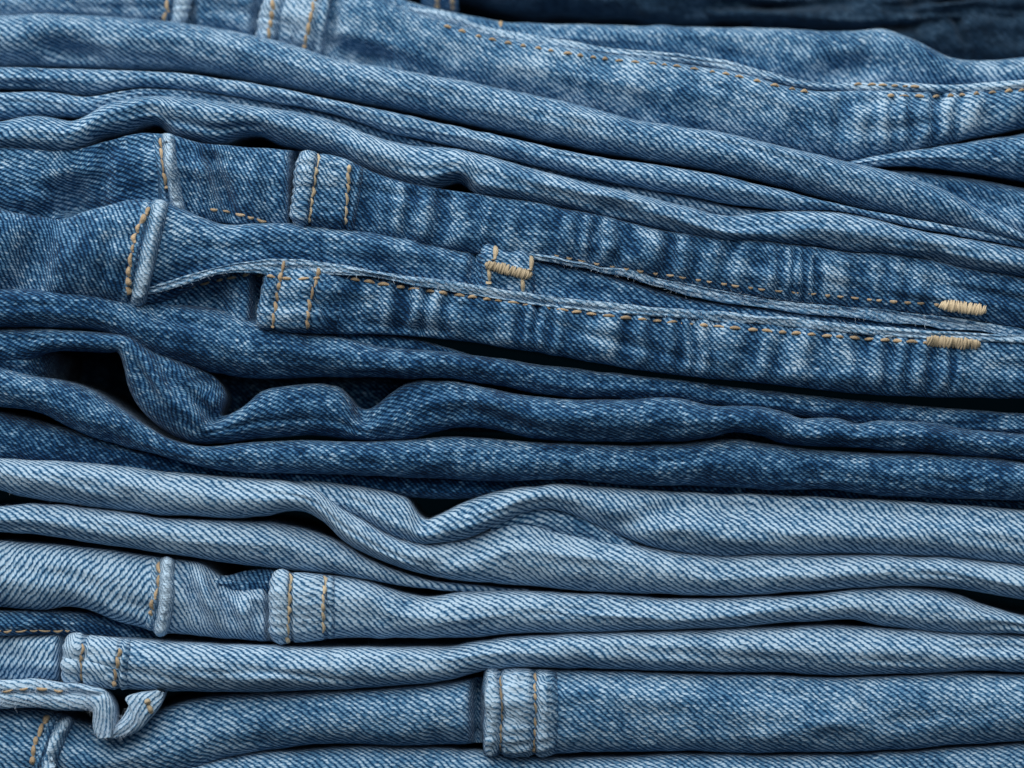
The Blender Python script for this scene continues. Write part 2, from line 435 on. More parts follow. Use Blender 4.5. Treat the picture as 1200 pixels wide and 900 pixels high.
def fibres(jean, bvhs, pts, n, spread, length=9, name='loose_fibres', mat='lint'):
    """frayed cotton ends and lint standing off the cloth"""
    V = []; F = []
    P = np.array(pts, float); seg = np.concatenate([[0], np.cumsum(np.linalg.norm(np.diff(P, axis=0), axis=1))]); f = spline(np.column_stack([seg, P]))
    for k in range(n):
        s = random.uniform(0, seg[-1]); c = f(np.array(s))
        h = hit(bvhs, c[0] + random.uniform(-2, 2), c[1] + random.uniform(-spread, spread))
        if not h: continue
        p = h[0].copy(); dr = (h[1] * .8 + Vector((random.gauss(0, 1), random.gauss(0, .4), random.gauss(0, 1)))).normalized()
        st = length * random.uniform(.4, 1.2) * S / 4; r = .22 * S * random.uniform(.7, 1.3)
        base = len(V); m = 5
        for i in range(m):
            rr = r * (1 - i / m * .7)
            for q in range(3):
                an = q / 3 * 2 * math.pi
                V.append((p.x + rr * math.cos(an), p.y, p.z + rr * math.sin(an)) if abs(dr.y) > .5 else (p.x + rr * math.cos(an) * .7, p.y + rr * math.sin(an), p.z + rr * math.cos(an) * .7))
            dr = (dr + Vector((random.gauss(0, .45), random.gauss(0, .35), random.gauss(0, .45)))).normalized(); p = p + dr * st
        for i in range(m - 1):
            for q in range(3):
                F.append((base+i*3+q, base+(i+1)*3+q, base+(i+1)*3+(q+1) % 3, base+i*3+(q+1) % 3))
    me = bpy.data.meshes.new(name); me.from_pydata(V, [], F); me.update()
    return link(name, me, M[mat], jean, kind='stuff')

# cross-sections of seams
FELL = [(0, -9), (.02, 2), (.06, 7.5), (.14, 10), (.23, 8.5), (.29, 2.2), (.34, 7), (.5, 6.8), (.78, 6), (.84, 1.4), (.90, 5), (.96, 2), (1, -3)]
RIDGE = [(0, -3), (.10, 1.5), (.22, 3), (.34, -.6), (.42, 4.5), (.52, 9.5), (.64, 11.5), (.76, 10), (.88, 4), (1, -6)]

# ------------------------------------------------------------------ backdrop sheet added behind the pile to keep its gaps dark
me = bpy.data.meshes.new('backdrop')
me.from_pydata([(-3, .9, -2), (3, .9, -2), (3, .9, 2.5), (-3, .9, 2.5)], [], [(0, 1, 2, 3)])
bo = link('backdrop', me, bd.m, None); bo['kind'] = 'structure'

# ------------------------------------------------------------------ the jeans, from the top of the pile down
GROUP = 'folded jeans stacked in the pile'

# --- A: navy pair at the very top, out of focus
jA = thing('folded_jeans', 'dark navy jeans, blurred and shadowed, topmost at upper right of the pile', 'jeans', GROUP, py=30)
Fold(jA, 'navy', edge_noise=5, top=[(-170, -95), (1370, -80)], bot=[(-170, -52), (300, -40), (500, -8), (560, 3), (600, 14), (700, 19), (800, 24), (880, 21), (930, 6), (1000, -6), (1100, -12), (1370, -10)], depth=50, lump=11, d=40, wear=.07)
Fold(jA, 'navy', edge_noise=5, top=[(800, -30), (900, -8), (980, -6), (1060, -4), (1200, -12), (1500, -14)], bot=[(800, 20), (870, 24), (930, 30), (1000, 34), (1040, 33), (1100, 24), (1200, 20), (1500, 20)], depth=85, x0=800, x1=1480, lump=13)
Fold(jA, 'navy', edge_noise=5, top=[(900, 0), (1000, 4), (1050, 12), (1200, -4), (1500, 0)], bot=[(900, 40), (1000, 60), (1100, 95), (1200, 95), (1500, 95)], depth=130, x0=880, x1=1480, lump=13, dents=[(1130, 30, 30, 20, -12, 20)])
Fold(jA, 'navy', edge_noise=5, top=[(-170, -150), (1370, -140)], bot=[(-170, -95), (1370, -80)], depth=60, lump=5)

lp = Fold(jA, 'faded', name='belt_loop', top=[(490, -40), (540, -36)], bot=[(490, 9), (510, 12), (535, 13), (540, 13)], x0=494, x1=537, depth=44, lump=1, back=60, wear=-.1)
stitches(lp.o, [lp.bvh], [(513, -12), (513, 8)], 9, 3, 4); stitches(lp.o, [lp.bvh], [(530, -12), (531, 8)], 9, 3, 4)
# --- B: faded pair with the long felled seam
jB = thing('folded_jeans', 'faded blue jeans with a long pale seam and orange dashes, second from the top', 'jeans', GROUP, py=190)
f = Fold(jB, 'faded', name='seat_panel', top=[(360, -40), (440, -14), (480, 2), (520, 12), (590, 25), (700, 28), (800, 30), (900, 32), (1000, 36), (1035, 33), (1080, 50), (1120, 67), (1160, 70), (1200, 66), (1370, 60)],
         bot=[(360, -10), (480, 18), (560, 40), (620, 50), (700, 60), (800, 74), (870, 86), (920, 100), (1000, 108), (1100, 108), (1200, 104), (1370, 100)], x0=360, x1=1370, depth=16, d=36, e=.8, rot=-8,
         dents=[(985, 84, 40, 14, 16, -8), (1018, 60, 14, 34, 10, 18), (860, 66, 50, 8, 6, 8), (1080, 60, 30, 16, -5, 20)], wear=.0)
g = Fold(jB, 'faded', top=[(-170, -20), (0, -24), (200, -22), (300, -18), (380, -16), (440, -4), (480, 12), (520, 22), (560, 36), (620, 48), (700, 60), (800, 74), (870, 86), (920, 100), (960, 106), (1000, 106), (1100, 106), (1200, 102), (1370, 96)],
         bot=[(-170, 22), (0, 24), (100, 22), (200, 34), (300, 50), (400, 76), (450, 86), (550, 102), (650, 122), (750, 147), (850, 163), (950, 180), (1000, 189), (1030, 184), (1100, 171), (1200, 150), (1370, 120)],
         depth=0, d=26, e=.92, rope=(36, 8, .24, .15, 990, 1400), lump=3.6, wear=.03, rot=2,
         dents=[(388, 30, 8, 40, 22, 10), (425, 64, 34, 12, 26, 14), (303, 20, 6, 60, 40, 8), (222, 10, 7, 40, 20, 0), (985, 135, 8, 40, 8, 4), (1010, 110, 30, 12, 7, 0), (262, 20, 30, 20, 5, 0)])
hem = Fold(jB, 'faded', name='seam_edge', top=[(470, 6), (500, 10), (530, 16), (560, 27), (620, 40), (700, 53), (800, 64), (850, 71), (900, 83), (950, 95), (1010, 97), (1060, 96), (1120, 99), (1200, 93), (1370, 88)],
           bot=[(470, 14), (500, 20), (530, 28), (560, 39), (620, 51), (700, 64), (800, 75), (850, 83), (900, 95), (950, 105), (1010, 108), (1060, 108), (1120, 110), (1200, 105), (1370, 100)], x0=470, x1=1370,
           depth=[(470, 0), (900, -3), (960, 2), (1050, -3), (1370, -4)], d=7, wear=.22, lump=1.2, rot=12, back=40)
stitches(hem.o, [g.bvh, hem.bvh], [(520, 30), (560, 43), (620, 55), (700, 68), (800, 79), (860, 89), (910, 101), (950, 109)], 8, 11, 3.4)
stitches(hem.o, [g.bvh, hem.bvh], [(1040, 112), (1100, 113), (1150, 110), (1200, 106), (1300, 102)], 9, 9, 3.6)
stitches(hem.o, [f.bvh, g.bvh], [(588, 12), (587, 30)], 12, 3, 5)
stitches(hem.o, [g.bvh, hem.bvh], [(1000, 99), (1040, 100), (1080, 102)], 8, 5, 3)
s1 = g.patch('seam', 316, 302, 76, FELL, wear=.2)
bv = [g.last, g.bvh]
stitches(s1, bv, [(322, -10), (318, 20), (314, 48)], 11, 4, 4); stitches(s1, bv, [(370, -10), (363, 25), (357, 54)], 11, 4, 4)
s2 = g.patch('seam', 198, 190, 26, RIDGE, mat='ridge', wear=-.04)
stitches(s2, [g.last, g.bvh], [(199, -12), (197, 6), (193, 26)], 12, 4, 4.5)
f2 = Fold(jB, 'faded', top=[(960, 196), (1040, 180), (1100, 172), (1200, 155), (1370, 130)], bot=[(960, 200), (1010, 196), (1060, 194), (1110, 198), (1160, 205), (1200, 212), (1370, 225)], x0=960, x1=1370, depth=[(960, 30), (1060, 18), (1200, 14), (1370, 14)], rot=4, wear=.0)
f3 = Fold(jB, 'faded', top=[(960, 199), (1060, 200), (1110, 204), (1200, 219), (1370, 236)], bot=[(960, 215), (1060, 240), (1120, 262), (1200, 290), (1370, 320)], x0=960, x1=1370, depth=[(960, 40), (1100, 34), (1370, 24)], wear=-.12, dents=[(1150, 236, 60, 10, 10, 12)])

# --- C: light pair, three rolls
jC = thing('folded_jeans', 'light blue jeans in narrow rolls sweeping down to the right, third from top', 'jeans', GROUP, py=300)
c1t = [(-170, 20), (0, 17), (60, 15), (150, 20), (250, 32), (350, 53), (400, 70), (450, 78), (550, 95), (650, 115), (750, 140), (850, 155), (950, 178), (1000, 189), (1060, 204), (1100, 219), (1150, 246), (1200, 274), (1370, 330)]
c1b = [(-170, 74), (0, 77), (80, 78), (150, 80), (250, 86), (300, 95), (400, 114), (500, 134), (600, 156), (700, 177), (800, 193), (900, 214), (1000, 240), (1060, 254), (1130, 268), (1200, 282), (1370, 336)]
Fold(jC, 'sky', name='rolled_leg', top=c1t, bot=c1b, depth=-6, rot=3, lump=2.4, dents=[(80, 60, 34, 12, 30, 10), (185, 72, 30, 8, 6, 6), (30, 70, 60, 6, 5, 0)], wear=-.02)
c2t = [(-170, 80), (0, 79), (150, 82), (230, 88), (300, 98), (400, 119), (500, 140), (600, 162), (700, 183), (800, 197), (900, 218), (1000, 243), (1100, 262), (1200, 281), (1370, 335)]
c2b = [(-170, 100), (0, 103), (60, 107), (105, 112), (150, 104), (200, 104), (300, 117), (400, 136), (467, 158), (520, 168), (600, 187), (667, 203), (733, 217), (800, 228), (867, 240), (920, 246), (985, 248), (1060, 264), (1130, 278), (1200, 290), (1370, 345)]
Fold(jC, 'sky', name='rolled_leg', top=c2t, bot=c2b, depth=2, rot=4, lump=1.6)
Fold(jC, 'sky', name='rolled_leg', top=[(-170, 112), (0, 108), (60, 108), (105, 113), (150, 105), (220, 106), (300, 117), (400, 137), (500, 166), (600, 186), (700, 210), (800, 229), (870, 243), (1000, 250), (1370, 345)],
     bot=[(-170, 140), (0, 140), (60, 138), (100, 136), (140, 122), (220, 122), (300, 130), (400, 150), (500, 178), (600, 196), (700, 222), (800, 250), (870, 262), (1000, 270), (1370, 365)], depth=[(-170, 6), (0, 6), (120, 8), (200, 16), (1370, 18)], rot=4, wear=-.05)
c3t = [(-170, 150), (0, 141), (30, 136), (60, 137), (82, 141), (100, 135), (120, 123), (150, 114), (200, 112), (250, 117), (300, 124), (400, 143), (433, 157), (467, 167), (533, 173), (600, 190), (667, 208), (733, 223), (800, 240), (850, 251), (900, 248), (950, 246), (1000, 249), (1060, 265), (1130, 278), (1200, 290), (1370, 345)]
c3b = [(-170, 178), (0, 177), (100, 174), (117, 164), (150, 155), (168, 148), (184, 146), (198, 156), (230, 167), (262, 169), (285, 161), (305, 159), (328, 170), (345, 174), (400, 186), (433, 201), (467, 214), (505, 222), (524, 217), (540, 214), (558, 227), (600, 234), (667, 246), (733, 260), (800, 275), (870, 283), (933, 287), (1000, 296), (1077, 303), (1117, 312), (1200, 326), (1370, 370)]
Fold(jC, 'sky', name='rolled_leg', top=c3t, bot=c3b, depth=-9, d=38, rot=3, lump=2.6, wear=.0, dents=[(183, 152, 18, 9, 18, -8), (300, 166, 30, 9, 16, 8), (540, 214, 18, 10, 14, 15), (725, 246, 20, 8, 9, 20), (1100, 304, 22, 8, 15, 18), (880, 258, 46, 14, 10, 0), (1080, 270, 60, 8, -5, 10)])

# --- D: medium blue pair with the bar tacks
jD = thing('folded_jeans', 'medium blue puckered jeans with three tan bar tacks, across the middle of the pile', 'jeans', GROUP, py=440)
d1t = [(-170, 172), (0, 172), (100, 172), (130, 163), (160, 156), (200, 157), (230, 166), (300, 172), (350, 176), (400, 186), (450, 206), (520, 222), (600, 233), (667, 245), (733, 259), (800, 273), (870, 281), (933, 286), (1000, 295), (1077, 302), (1117, 311), (1200, 325), (1370, 360)]
d1b = [(-170, 262), (0, 258), (200, 256), (300, 264), (400, 270), (500, 288), (600, 302), (660, 304), (720, 315), (800, 333), (900, 350), (1000, 361), (1100, 371), (1200, 384), (1370, 400)]
D1 = Fold(jD, 'mid', name='waistband', top=d1t, bot=d1b, depth=[(-170, 10), (200, 10), (420, 4), (700, 0), (1370, 0)], d=17, e=.85, rope=(31, 5.5, .19, .3, 430, 1130), lump=3.0, rot=[(190, 16), (348, -14), (2000, 3)], wear=.03,
          dents=[(84, 236, 24, 26, 46, 25), (122, 205, 10, 50, 14, 8), (112, 240, 22, 14, 10, 0), (258, 215, 9, 44, 24, -20), (238, 200, 7, 40, -9, -16), (300, 215, 9, 40, -9, -8), (346, 220, 6, 70, 55, 2), (435, 235, 9, 26, 8, 0), (525, 255, 16, 26, 8, 0), (225, 210, 8, 50, 6, 0)])
s = D1.patch('seam', 178, 194, 29, RIDGE, mat='ridge', wear=-.04, taper=-2, label='pale rolled seam ridge')
stitches(s, [D1.last, D1.bvh], [(189, 162), (189, 185), (192, 205), (195, 220)], 13, 4, 4.2)
s = D1.patch('seam', 352, 341, 76, FELL, wear=.07)
bv = [D1.last, D1.bvh]
stitches(s, bv, [(374, 180), (369, 205), (365, 235), (362, 260)], 12, 3, 3.6, 'sand'); stitches(s, bv, [(410, 192), (407, 220), (404, 262)], 12, 3, 3.6, 'sand')
D1e = Fold(jD, 'ridge', name='frayed_edge', top=[(620, 298), (660, 303), (720, 314), (800, 332), (900, 349), (1000, 360), (1100, 370), (1160, 378), (1200, 384), (1370, 400)],
           bot=[(620, 303), (660, 309), (720, 323), (800, 344), (900, 361), (1000, 373), (1100, 384), (1140, 388), (1200, 396), (1370, 412)], x0=620, x1=1370, depth=6, d=4, e=.6, wear=.05, lump=3.0, rot=30, back=40, edge_noise=3.2)
stitches(D1e.o, [D1.bvh, D1e.bvh], [(650, 299), (700, 309), (800, 325), (900, 340), (960, 345), (1040, 353), (1100, 357)], 7, 10, 3.2)
stitches(D1e.o, [D1.bvh], [(245, 245), (275, 250), (312, 260)], 9, 6, 3.2)
# tongue between the two bands
d2t = [(-170, 240), (0, 246), (40, 252), (75, 256), (95, 248), (130, 238), (170, 234), (205, 240), (235, 254), (265, 262), (300, 261), (350, 262), (400, 266), (470, 275), (520, 285), (553, 292), (566, 288), (600, 292), (640, 304), (690, 313), (750, 331), (800, 347), (900, 362), (1000, 372), (1100, 384), (1200, 392), (1370, 408)]
d2b = [(-170, 345), (0, 348), (100, 352), (180, 356), (200, 352), (230, 334), (300, 322), (400, 326), (500, 340), (600, 354), (700, 366), (800, 374), (900, 382), (1000, 391), (1100, 400), (1200, 408), (1370, 425)]
D2 = Fold(jD, 'mid', name='fly_panel', top=d2t, bot=d2b, depth=[(-170, 0), (0, -2), (150, -10), (230, -4), (400, 2), (600, 5), (800, 10), (1370, 14)], d=36, e=.8, rot=[(172, -26), (2000, 9)], lump=2.6, wear=.02,
          dents=[(34, 312, 20, 60, 26, 18), (58, 300, 9, 50, 8, 16), (92, 272, 7, 30, 7, 40), (128, 300, 6, 44, 6, 12), (75, 262, 22, 14, 9, 0), (556, 310, 4, 30, 16, 4), (545, 305, 7, 30, -3, 0), (660, 325, 14, 16, 6, 0), (205, 330, 10, 24, 6, 10), (115, 292, 36, 50, -13, 0)])
s = D2.patch('seam', 166, 138, 36, RIDGE, mat='ridge', wear=-.04, taper=2, label='pale rolled seam ridge')
stitches(s, [D2.last, D2.bvh], [(177, 242), (164, 262), (156, 290), (151, 320), (150, 346)], 13, 4, 4.4)
s = D2.patch('fly_loop', 561, 563, 66, [(0, -4), (.05, 4), (.12, 7), (.3, 7), (.8, 7), (.92, 5), (1, -3)], wear=.12)
bv = [D2.last, D2.bvh]
stitches(s, bv, [(583, 288), (578, 304)], 15, 3, 4.6, 'sand', lift=1.0); stitches(s, bv, [(574, 316), (572, 330)], 15, 3, 4.6, 'sand', lift=1.0)
stitches(s, bv, [(624, 300), (620, 317)], 15, 3, 4.6, 'sand', lift=1.0); stitches(s, bv, [(614, 326), (611, 340)], 15, 3, 4.6, 'sand', lift=1.0)
bar_tack(jD, bv, (570, 310), (622, 323), 12)
d3t = [(-170, 350), (100, 350), (180, 340), (230, 324), (300, 312), (350, 310), (400, 317), (500, 331), (600, 346), (700, 359), (800, 367), (900, 375), (1000, 385), (1085, 392), (1200, 396), (1370, 410)]
d3b = [(-170, 380), (0, 375), (100, 370), (200, 372), (300, 384), (350, 390), (443, 392), (533, 399), (633, 414), (733, 431), (800, 440), (900, 450), (1000, 460), (1083, 465), (1200, 466), (1370, 470)]
D3 = Fold(jD, 'mid', name='waistband', top=d3t, bot=d3b, depth=[(-170, 14), (150, 14), (250, 12), (310, 0), (500, -6), (1370, -8)], d=17, e=.85, rope=(33, 5.5, .19, .2, 420, 1150), lump=2.6, rot=2, wear=.03,
          dents=[(245, 350, 30, 26, 26, 10), (300, 350, 6, 60, 55, 4), (420, 375, 20, 14, 6, 0), (415, 355, 12, 20, 6, 0), (480, 385, 50, 8, 8, 4)])
s = D3.patch('seam', 312, 300, 102, [(a, h * 1.05) for a, h in [(0, -4), (.03, 3), (.07, 7), (.13, 8.5), (.17, 6), (.2, 4), (.24, 6.5), (.4, 6.5), (.56, 6), (.61, 3), (.66, 5), (.8, 3), (1, -2)]], wear=.06)
bv = [D3.last, D3.bvh]
D3e = Fold(jD, 'ridge', name='seam_edge', top=[(172, 336), (200, 328), (230, 319), (265, 311), (300, 306), (330, 304), (350, 305), (400, 311), (500, 326), (600, 341), (700, 354), (800, 362), (900, 370), (1000, 380), (1085, 387), (1200, 392), (1370, 405)],
           bot=[(172, 345), (200, 338), (230, 329), (265, 321), (300, 320), (330, 324), (360, 324), (400, 322), (500, 338), (600, 353), (700, 366), (800, 373), (900, 381), (1000, 391), (1085, 398), (1200, 403), (1370, 415)], x0=172, x1=1370,
           depth=[(172, -2), (300, -8), (400, -7), (1000, -6), (1100, -5), (1370, -5)], d=4, e=.6, wear=.08, lump=2.4, rot=25, back=36, edge_noise=2.0)
stitches(s, bv + [D3e.bvh], [(334, 304), (328, 330), (323, 356), (319, 382)], 12, 3, 3.8); stitches(s, bv + [D3e.bvh], [(378, 306), (371, 325), (363, 352), (359, 386)], 12, 3, 3.8)
stitches(D3e.o, bv + [D3e.bvh, D3.bvh], [(205, 340), (240, 332), (290, 322)], 9, 8, 3.2)
stitches(D3e.o, bv + [D3e.bvh], [(300, 321), (330, 326), (380, 326)], 10, 7, 3.4)
stitches(D3e.o, bv + [D3e.bvh, D3.bvh], [(410, 327), (500, 341), (600, 355), (700, 369), (800, 379), (900, 388), (1000, 396), (1085, 402)], 11, 8, 3.8)
bar_tack(jD, [D1.bvh, D1e.bvh], (1102, 357), (1154, 364), 13)
bar_tack(jD, [D3.bvh, D3e.bvh], (1086, 399), (1147, 404), 13)
fibres(jD, [D1e.bvh, D1.bvh], [(650, 306), (800, 338), (1000, 366), (1160, 382)], 900, 6, 6)
fibres(jD, [D3e.bvh], [(180, 340), (300, 312), (500, 331), (800, 367), (1085, 392)], 800, 5, 6)

# --- E: indigo pair
jE = thing('folded_jeans', 'dark indigo jeans of plain folds with a deep hollow at left, above the pale jeans', 'jeans', GROUP, py=570)
Fold(jE, 'dark', top=[(-170, 336), (0, 337), (50, 338), (100, 343), (150, 350), (200, 355), (250, 362), (290, 372), (350, 387), (400, 395), (440, 404), (500, 410), (567, 417), (633, 427), (700, 435), (800, 446), (900, 458), (1000, 468), (1200, 484), (1370, 490)],
     bot=[(-170, 384), (0, 383), (60, 384), (127, 392), (150, 403), (173, 417), (200, 424), (250, 437), (283, 442), (400, 442), (483, 443), (533, 444), (560, 448), (583, 452), (633, 462), (667, 466), (733, 469), (800, 472), (850, 477), (930, 488), (1000, 498), (1200, 511), (1370, 516)],
     depth=[(-170, -8), (300, -8), (600, -2), (800, 6), (1000, 12), (1370, 16)], rot=6, lump=2.8, wear=.04)
Fold(jE, 'dark', top=[(380, 388), (440, 390), (500, 400), (560, 418), (640, 440)], bot=[(380, 404), (440, 412), (500, 418), (560, 434), (640, 456)], x0=380, x1=640, depth=16, lump=1.5, wear=-.05)
st = [(-170, 386, -170, 432), (-60, 385, -60, 432), (20, 384, 20, 428), (60, 386, 56, 413), (100, 388, 98, 412), (132, 391, 126, 413), (156, 396, 138, 414), (182, 411, 144, 430), (215, 425, 150, 455), (248, 440, 164, 480), (264, 462, 190, 503), (259, 486, 222, 519), (284, 477, 250, 520), (308, 458, 288, 516), (335, 452, 330, 512),
      (370, 450, 370, 511), (396, 453, 396, 514), (410, 465, 409, 516), (419, 476, 418, 517), (429, 480, 429, 518), (441, 475, 441, 517), (456, 463, 456, 516), (480, 448, 480, 515), (510, 446, 510, 507), (540, 447, 540, 502), (575, 455, 575, 503), (620, 463, 620, 513), (680, 468, 680, 518), (740, 468, 740, 518), (770, 465, 770, 518),
      (800, 467, 800, 518), (833, 475, 833, 513), (860, 475, 857, 507), (890, 475, 890, 511), (920, 482, 918, 521), (942, 490, 942, 523), (980, 490, 980, 524), (1007, 497, 1007, 525), (1035, 493, 1035, 528), (1100, 496, 1100, 532), (1135, 503, 1135, 535), (1200, 508, 1200, 540), (1370, 520, 1370, 555)]
Fold(jE, 'dark', st=st, depth=[(-170, 2), (60, -2), (150, -10), (220, -10), (260, -4), (310, -6), (420, 0), (520, -8), (1370, 0)], d=34, rot=10, lump=2.6, wear=.04, back=120,
     dents=[(255, 442, 22, 14, 26, 20), (236, 474, 6, 24, 16, -42), (222, 484, 7, 26, -8, -42), (190, 455, 7, 34, -8, -32), (203, 448, 6, 34, 9, -30), (168, 440, 6, 24, 7, -28), (255, 490, 14, 10, 10, 0), (425, 490, 16, 12, 8, 0), (575, 470, 16, 10, -5, 0)])
Fold(jE, 'dark', top=[(-170, 400), (0, 404), (60, 412), (110, 424)], bot=[(-170, 442), (0, 440), (60, 452), (110, 470)], x0=-170, x1=110, depth=[(-170, 10), (0, 10), (40, 20), (62, 60), (80, 150), (110, 420)], lump=2, name='inner_layer')
Fold(jE, 'dark', top=[(-170, 420), (0, 430), (33, 440), (90, 450), (117, 463), (143, 480), (173, 500), (200, 515), (233, 523), (283, 520), (333, 516), (400, 518), (480, 515), (533, 512), (567, 513), (633, 518), (800, 520), (857, 515), (900, 521), (967, 527), (1033, 530), (1100, 532), (1150, 534), (1200, 542), (1370, 560)],
     bot=[(-170, 470), (0, 477), (43, 483), (83, 503), (133, 520), (183, 533), (217, 543), (267, 552), (333, 556), (400, 557), (483, 560), (633, 563), (667, 561), (700, 565), (750, 569), (800, 569), (850, 572), (933, 575), (967, 573), (1000, 578), (1100, 583), (1200, 587), (1370, 600)],
     depth=[(-170, -10), (150, -6), (400, -6), (1370, -8)], rot=6, lump=2.6, wear=.06)
Fold(jE, 'dark', top=[(-170, 470), (0, 482), (100, 508), (200, 530), (400, 552), (600, 558), (1370, 590)], bot=[(-170, 535), (0, 546), (100, 552), (250, 562), (400, 572), (480, 582), (560, 584), (700, 580), (1370, 606)], depth=[(-170, 10), (0, 12), (200, 26), (600, 34), (1370, 40)], e=.9, rot=-4, wear=-.06)

Fold(jE, 'dark', name='inner_layer', top=[(200, 424), (300, 436), (480, 438), (640, 458), (900, 478), (1300, 510)], bot=[(200, 500), (300, 500), (480, 505), (640, 508), (900, 520), (1300, 545)], x0=200, x1=1300, depth=[(200, 130), (400, 95), (1300, 90)], back=200)
Fold(jE, 'dark', name='inner_layer', top=[(-170, 395), (0, 400), (150, 402), (230, 420)], bot=[(-170, 480), (0, 480), (150, 500), (230, 520)], x0=-170, x1=300, depth=300, back=200)
# --- F: pale pair with the rolling crease
jF = thing('folded_jeans', 'pale blue jeans without seams, with a wavy rolled crease near the centre', 'jeans', GROUP, py=700)
P_t = [(300, 560), (360, 564), (400, 567), (440, 574), (466, 580), (480, 588), (489, 602), (499, 609), (512, 604), (524, 598), (550, 587), (590, 575), (640, 568), (700, 570), (800, 576), (900, 581), (1000, 585), (1100, 590), (1200, 599), (1370, 610)]
P_b = [(300, 592), (360, 592), (400, 600), (430, 613), (450, 625), (470, 634), (490, 638), (520, 637), (550, 630), (580, 617), (600, 608), (620, 600), (640, 597), (662, 602), (700, 617), (740, 634), (800, 649), (900, 652), (1000, 650), (1100, 653), (1200, 663), (1370, 680)]
Fold(jF, 'pale', top=P_t, bot=P_b, x0=300, depth=[(300, 26), (360, 14), (420, 2), (480, -6), (560, -7), (650, -2), (800, -4), (1370, -6)], d=36, rot=-6, lump=2.4, wear=.0, step=3, back=200, pinch=2,
     dents=[(760, 605, 55, 12, 9, -16), (880, 598, 130, 12, 11, 2), (1100, 606, 160, 10, 8, 4), (500, 606, 14, 8, 6, -25), (590, 597, 40, 9, -4, -28), (900, 634, 160, 12, -4, 0)])
Fold(jF, 'pale', name='inner_layer', top=[(570, 600), (640, 590), (690, 604), (740, 632), (790, 660)], bot=[(570, 626), (640, 626), (690, 640), (740, 658), (790, 675)], x0=575, x1=790, depth=[(570, 10), (640, 14), (790, 16)], d=20, rot=20, wear=-.14, back=120)
Q_t = [(-170, 532), (0, 537), (100, 543), (200, 553), (300, 561), (340, 566), (370, 575), (400, 594), (430, 611), (450, 623), (470, 632), (490, 636), (520, 635), (550, 629), (580, 617), (600, 610), (650, 621), (720, 634), (800, 648), (900, 651), (1000, 650), (1100, 653), (1150, 657), (1200, 663), (1370, 680)]
Q_b = [(-170, 568), (0, 575), (17, 580), (50, 587), (117, 595), (200, 604), (283, 608), (317, 604), (335, 600), (358, 601), (377, 611), (400, 632), (430, 650), (470, 667), (500, 675), (600, 685), (700, 693), (800, 698), (900, 697), (1000, 690), (1060, 687), (1117, 690), (1200, 703), (1370, 725)]
Fold(jF, 'pale', top=Q_t, bot=Q_b, depth=[(-170, -8), (300, -10), (400, -12), (500, -6), (600, -2), (900, -6), (1370, -6)], d=36, rot=2, lump=2.4, wear=.05, step=3, dents=[(540, 650, 60, 12, 6, -20), (680, 640, 60, 7, 4, 12)])
Fold(jF, 'pale', top=[(-170, 600), (0, 593), (33, 590), (67, 592), (117, 597), (200, 607), (283, 611), (317, 613), (400, 637), (433, 655), (467, 669), (500, 679), (540, 684), (620, 690)],
     bot=[(-170, 622), (0, 624), (50, 628), (100, 637), (150, 643), (200, 650), (250, 658), (300, 664), (350, 669), (400, 674), (433, 680), (467, 687), (500, 691), (540, 694), (620, 697)], x1=620, depth=[(-170, -4), (300, -2), (420, 8), (500, 20), (620, 40)], rot=2, wear=.05, lump=2,
     dents=[(355, 622, 40, 10, 10, 25)])

# --- G: pale pair with short double seams
jG = thing('folded_jeans', 'pale blue jeans with two short double-stitched seams at left, below the wavy crease', 'jeans', GROUP, py=810)
G1 = Fold(jG, 'pale', top=[(-170, 630), (0, 635), (50, 637), (100, 642), (150, 649), (207, 656), (238, 662), (256, 676), (274, 689), (298, 690), (314, 682), (322, 671), (340, 671), (400, 676), (433, 681), (470, 694), (500, 699), (533, 695), (600, 693), (700, 697), (800, 702), (900, 700), (967, 695), (1050, 688), (1100, 692), (1133, 700), (1167, 713), (1200, 723), (1370, 735)],
          bot=[(-170, 706), (0, 712), (50, 715), (83, 712), (100, 715), (133, 728), (167, 737), (185, 743), (205, 744), (267, 750), (317, 753), (350, 752), (400, 748), (467, 748), (533, 748), (567, 747), (617, 743), (667, 742), (800, 738), (867, 735), (933, 730), (1000, 727), (1033, 733), (1100, 742), (1200, 743), (1370, 752)],
          depth=[(-170, -6), (300, -4), (1370, -4)], d=36, e=.95, rot=[(190, -84), (330, -16), (2000, 2)], lump=2.6, wear=.04,
          dents=[(292, 700, 26, 5, -7, 8), (225, 690, 7, 40, 7, -14), (230, 705, 5, 45, 12.0, -22), (248, 705, 5, 45, -12.0, -22), (268, 712, 6, 40, 16.5, -26), (286, 716, 6, 36, -7, -16), (302, 722, 6, 36, 13.5, 6), (276, 696, 14, 7, 12, 30), (440, 722, 12, 20, 6, -20), (317, 710, 6, 70, 45, 0), (1140, 705, 40, 8, 8, 20)])
s = G1.patch('seam', 176, 168, 32, RIDGE, mat='ridge', wear=.1, taper=4, label='pale rolled seam ridge')
stitches(s, [G1.last, G1.bvh], [(187, 657), (185, 690), (179, 706), (177, 720)], 12, 7, 4.2)
s = G1.patch('seam', 320, 320, 74, FELL, wear=.05)
bv = [G1.last, G1.bvh]
stitches(s, bv, [(340, 672), (338, 700), (337, 752)], 12, 3, 3.4, 'sand'); stitches(s, bv, [(381, 675), (379, 700), (378, 749)], 12, 3, 3.4, 'sand')
Fold(jG, 'mid', top=[(230, 668), (250, 674), (266, 676), (284, 669), (304, 666), (340, 669)], bot=[(230, 690), (268, 696), (304, 698), (340, 698)], x0=238, x1=340, depth=20, d=16, lump=6, wear=.06, rot=-30, back=80, name='bunched_cloth', edge_noise=3, dents=[(285, 676, 5, 9, 6, 20), (305, 676, 5, 9, 6, -10)])  # bunched inner cloth set back in the hollow, in darker denim
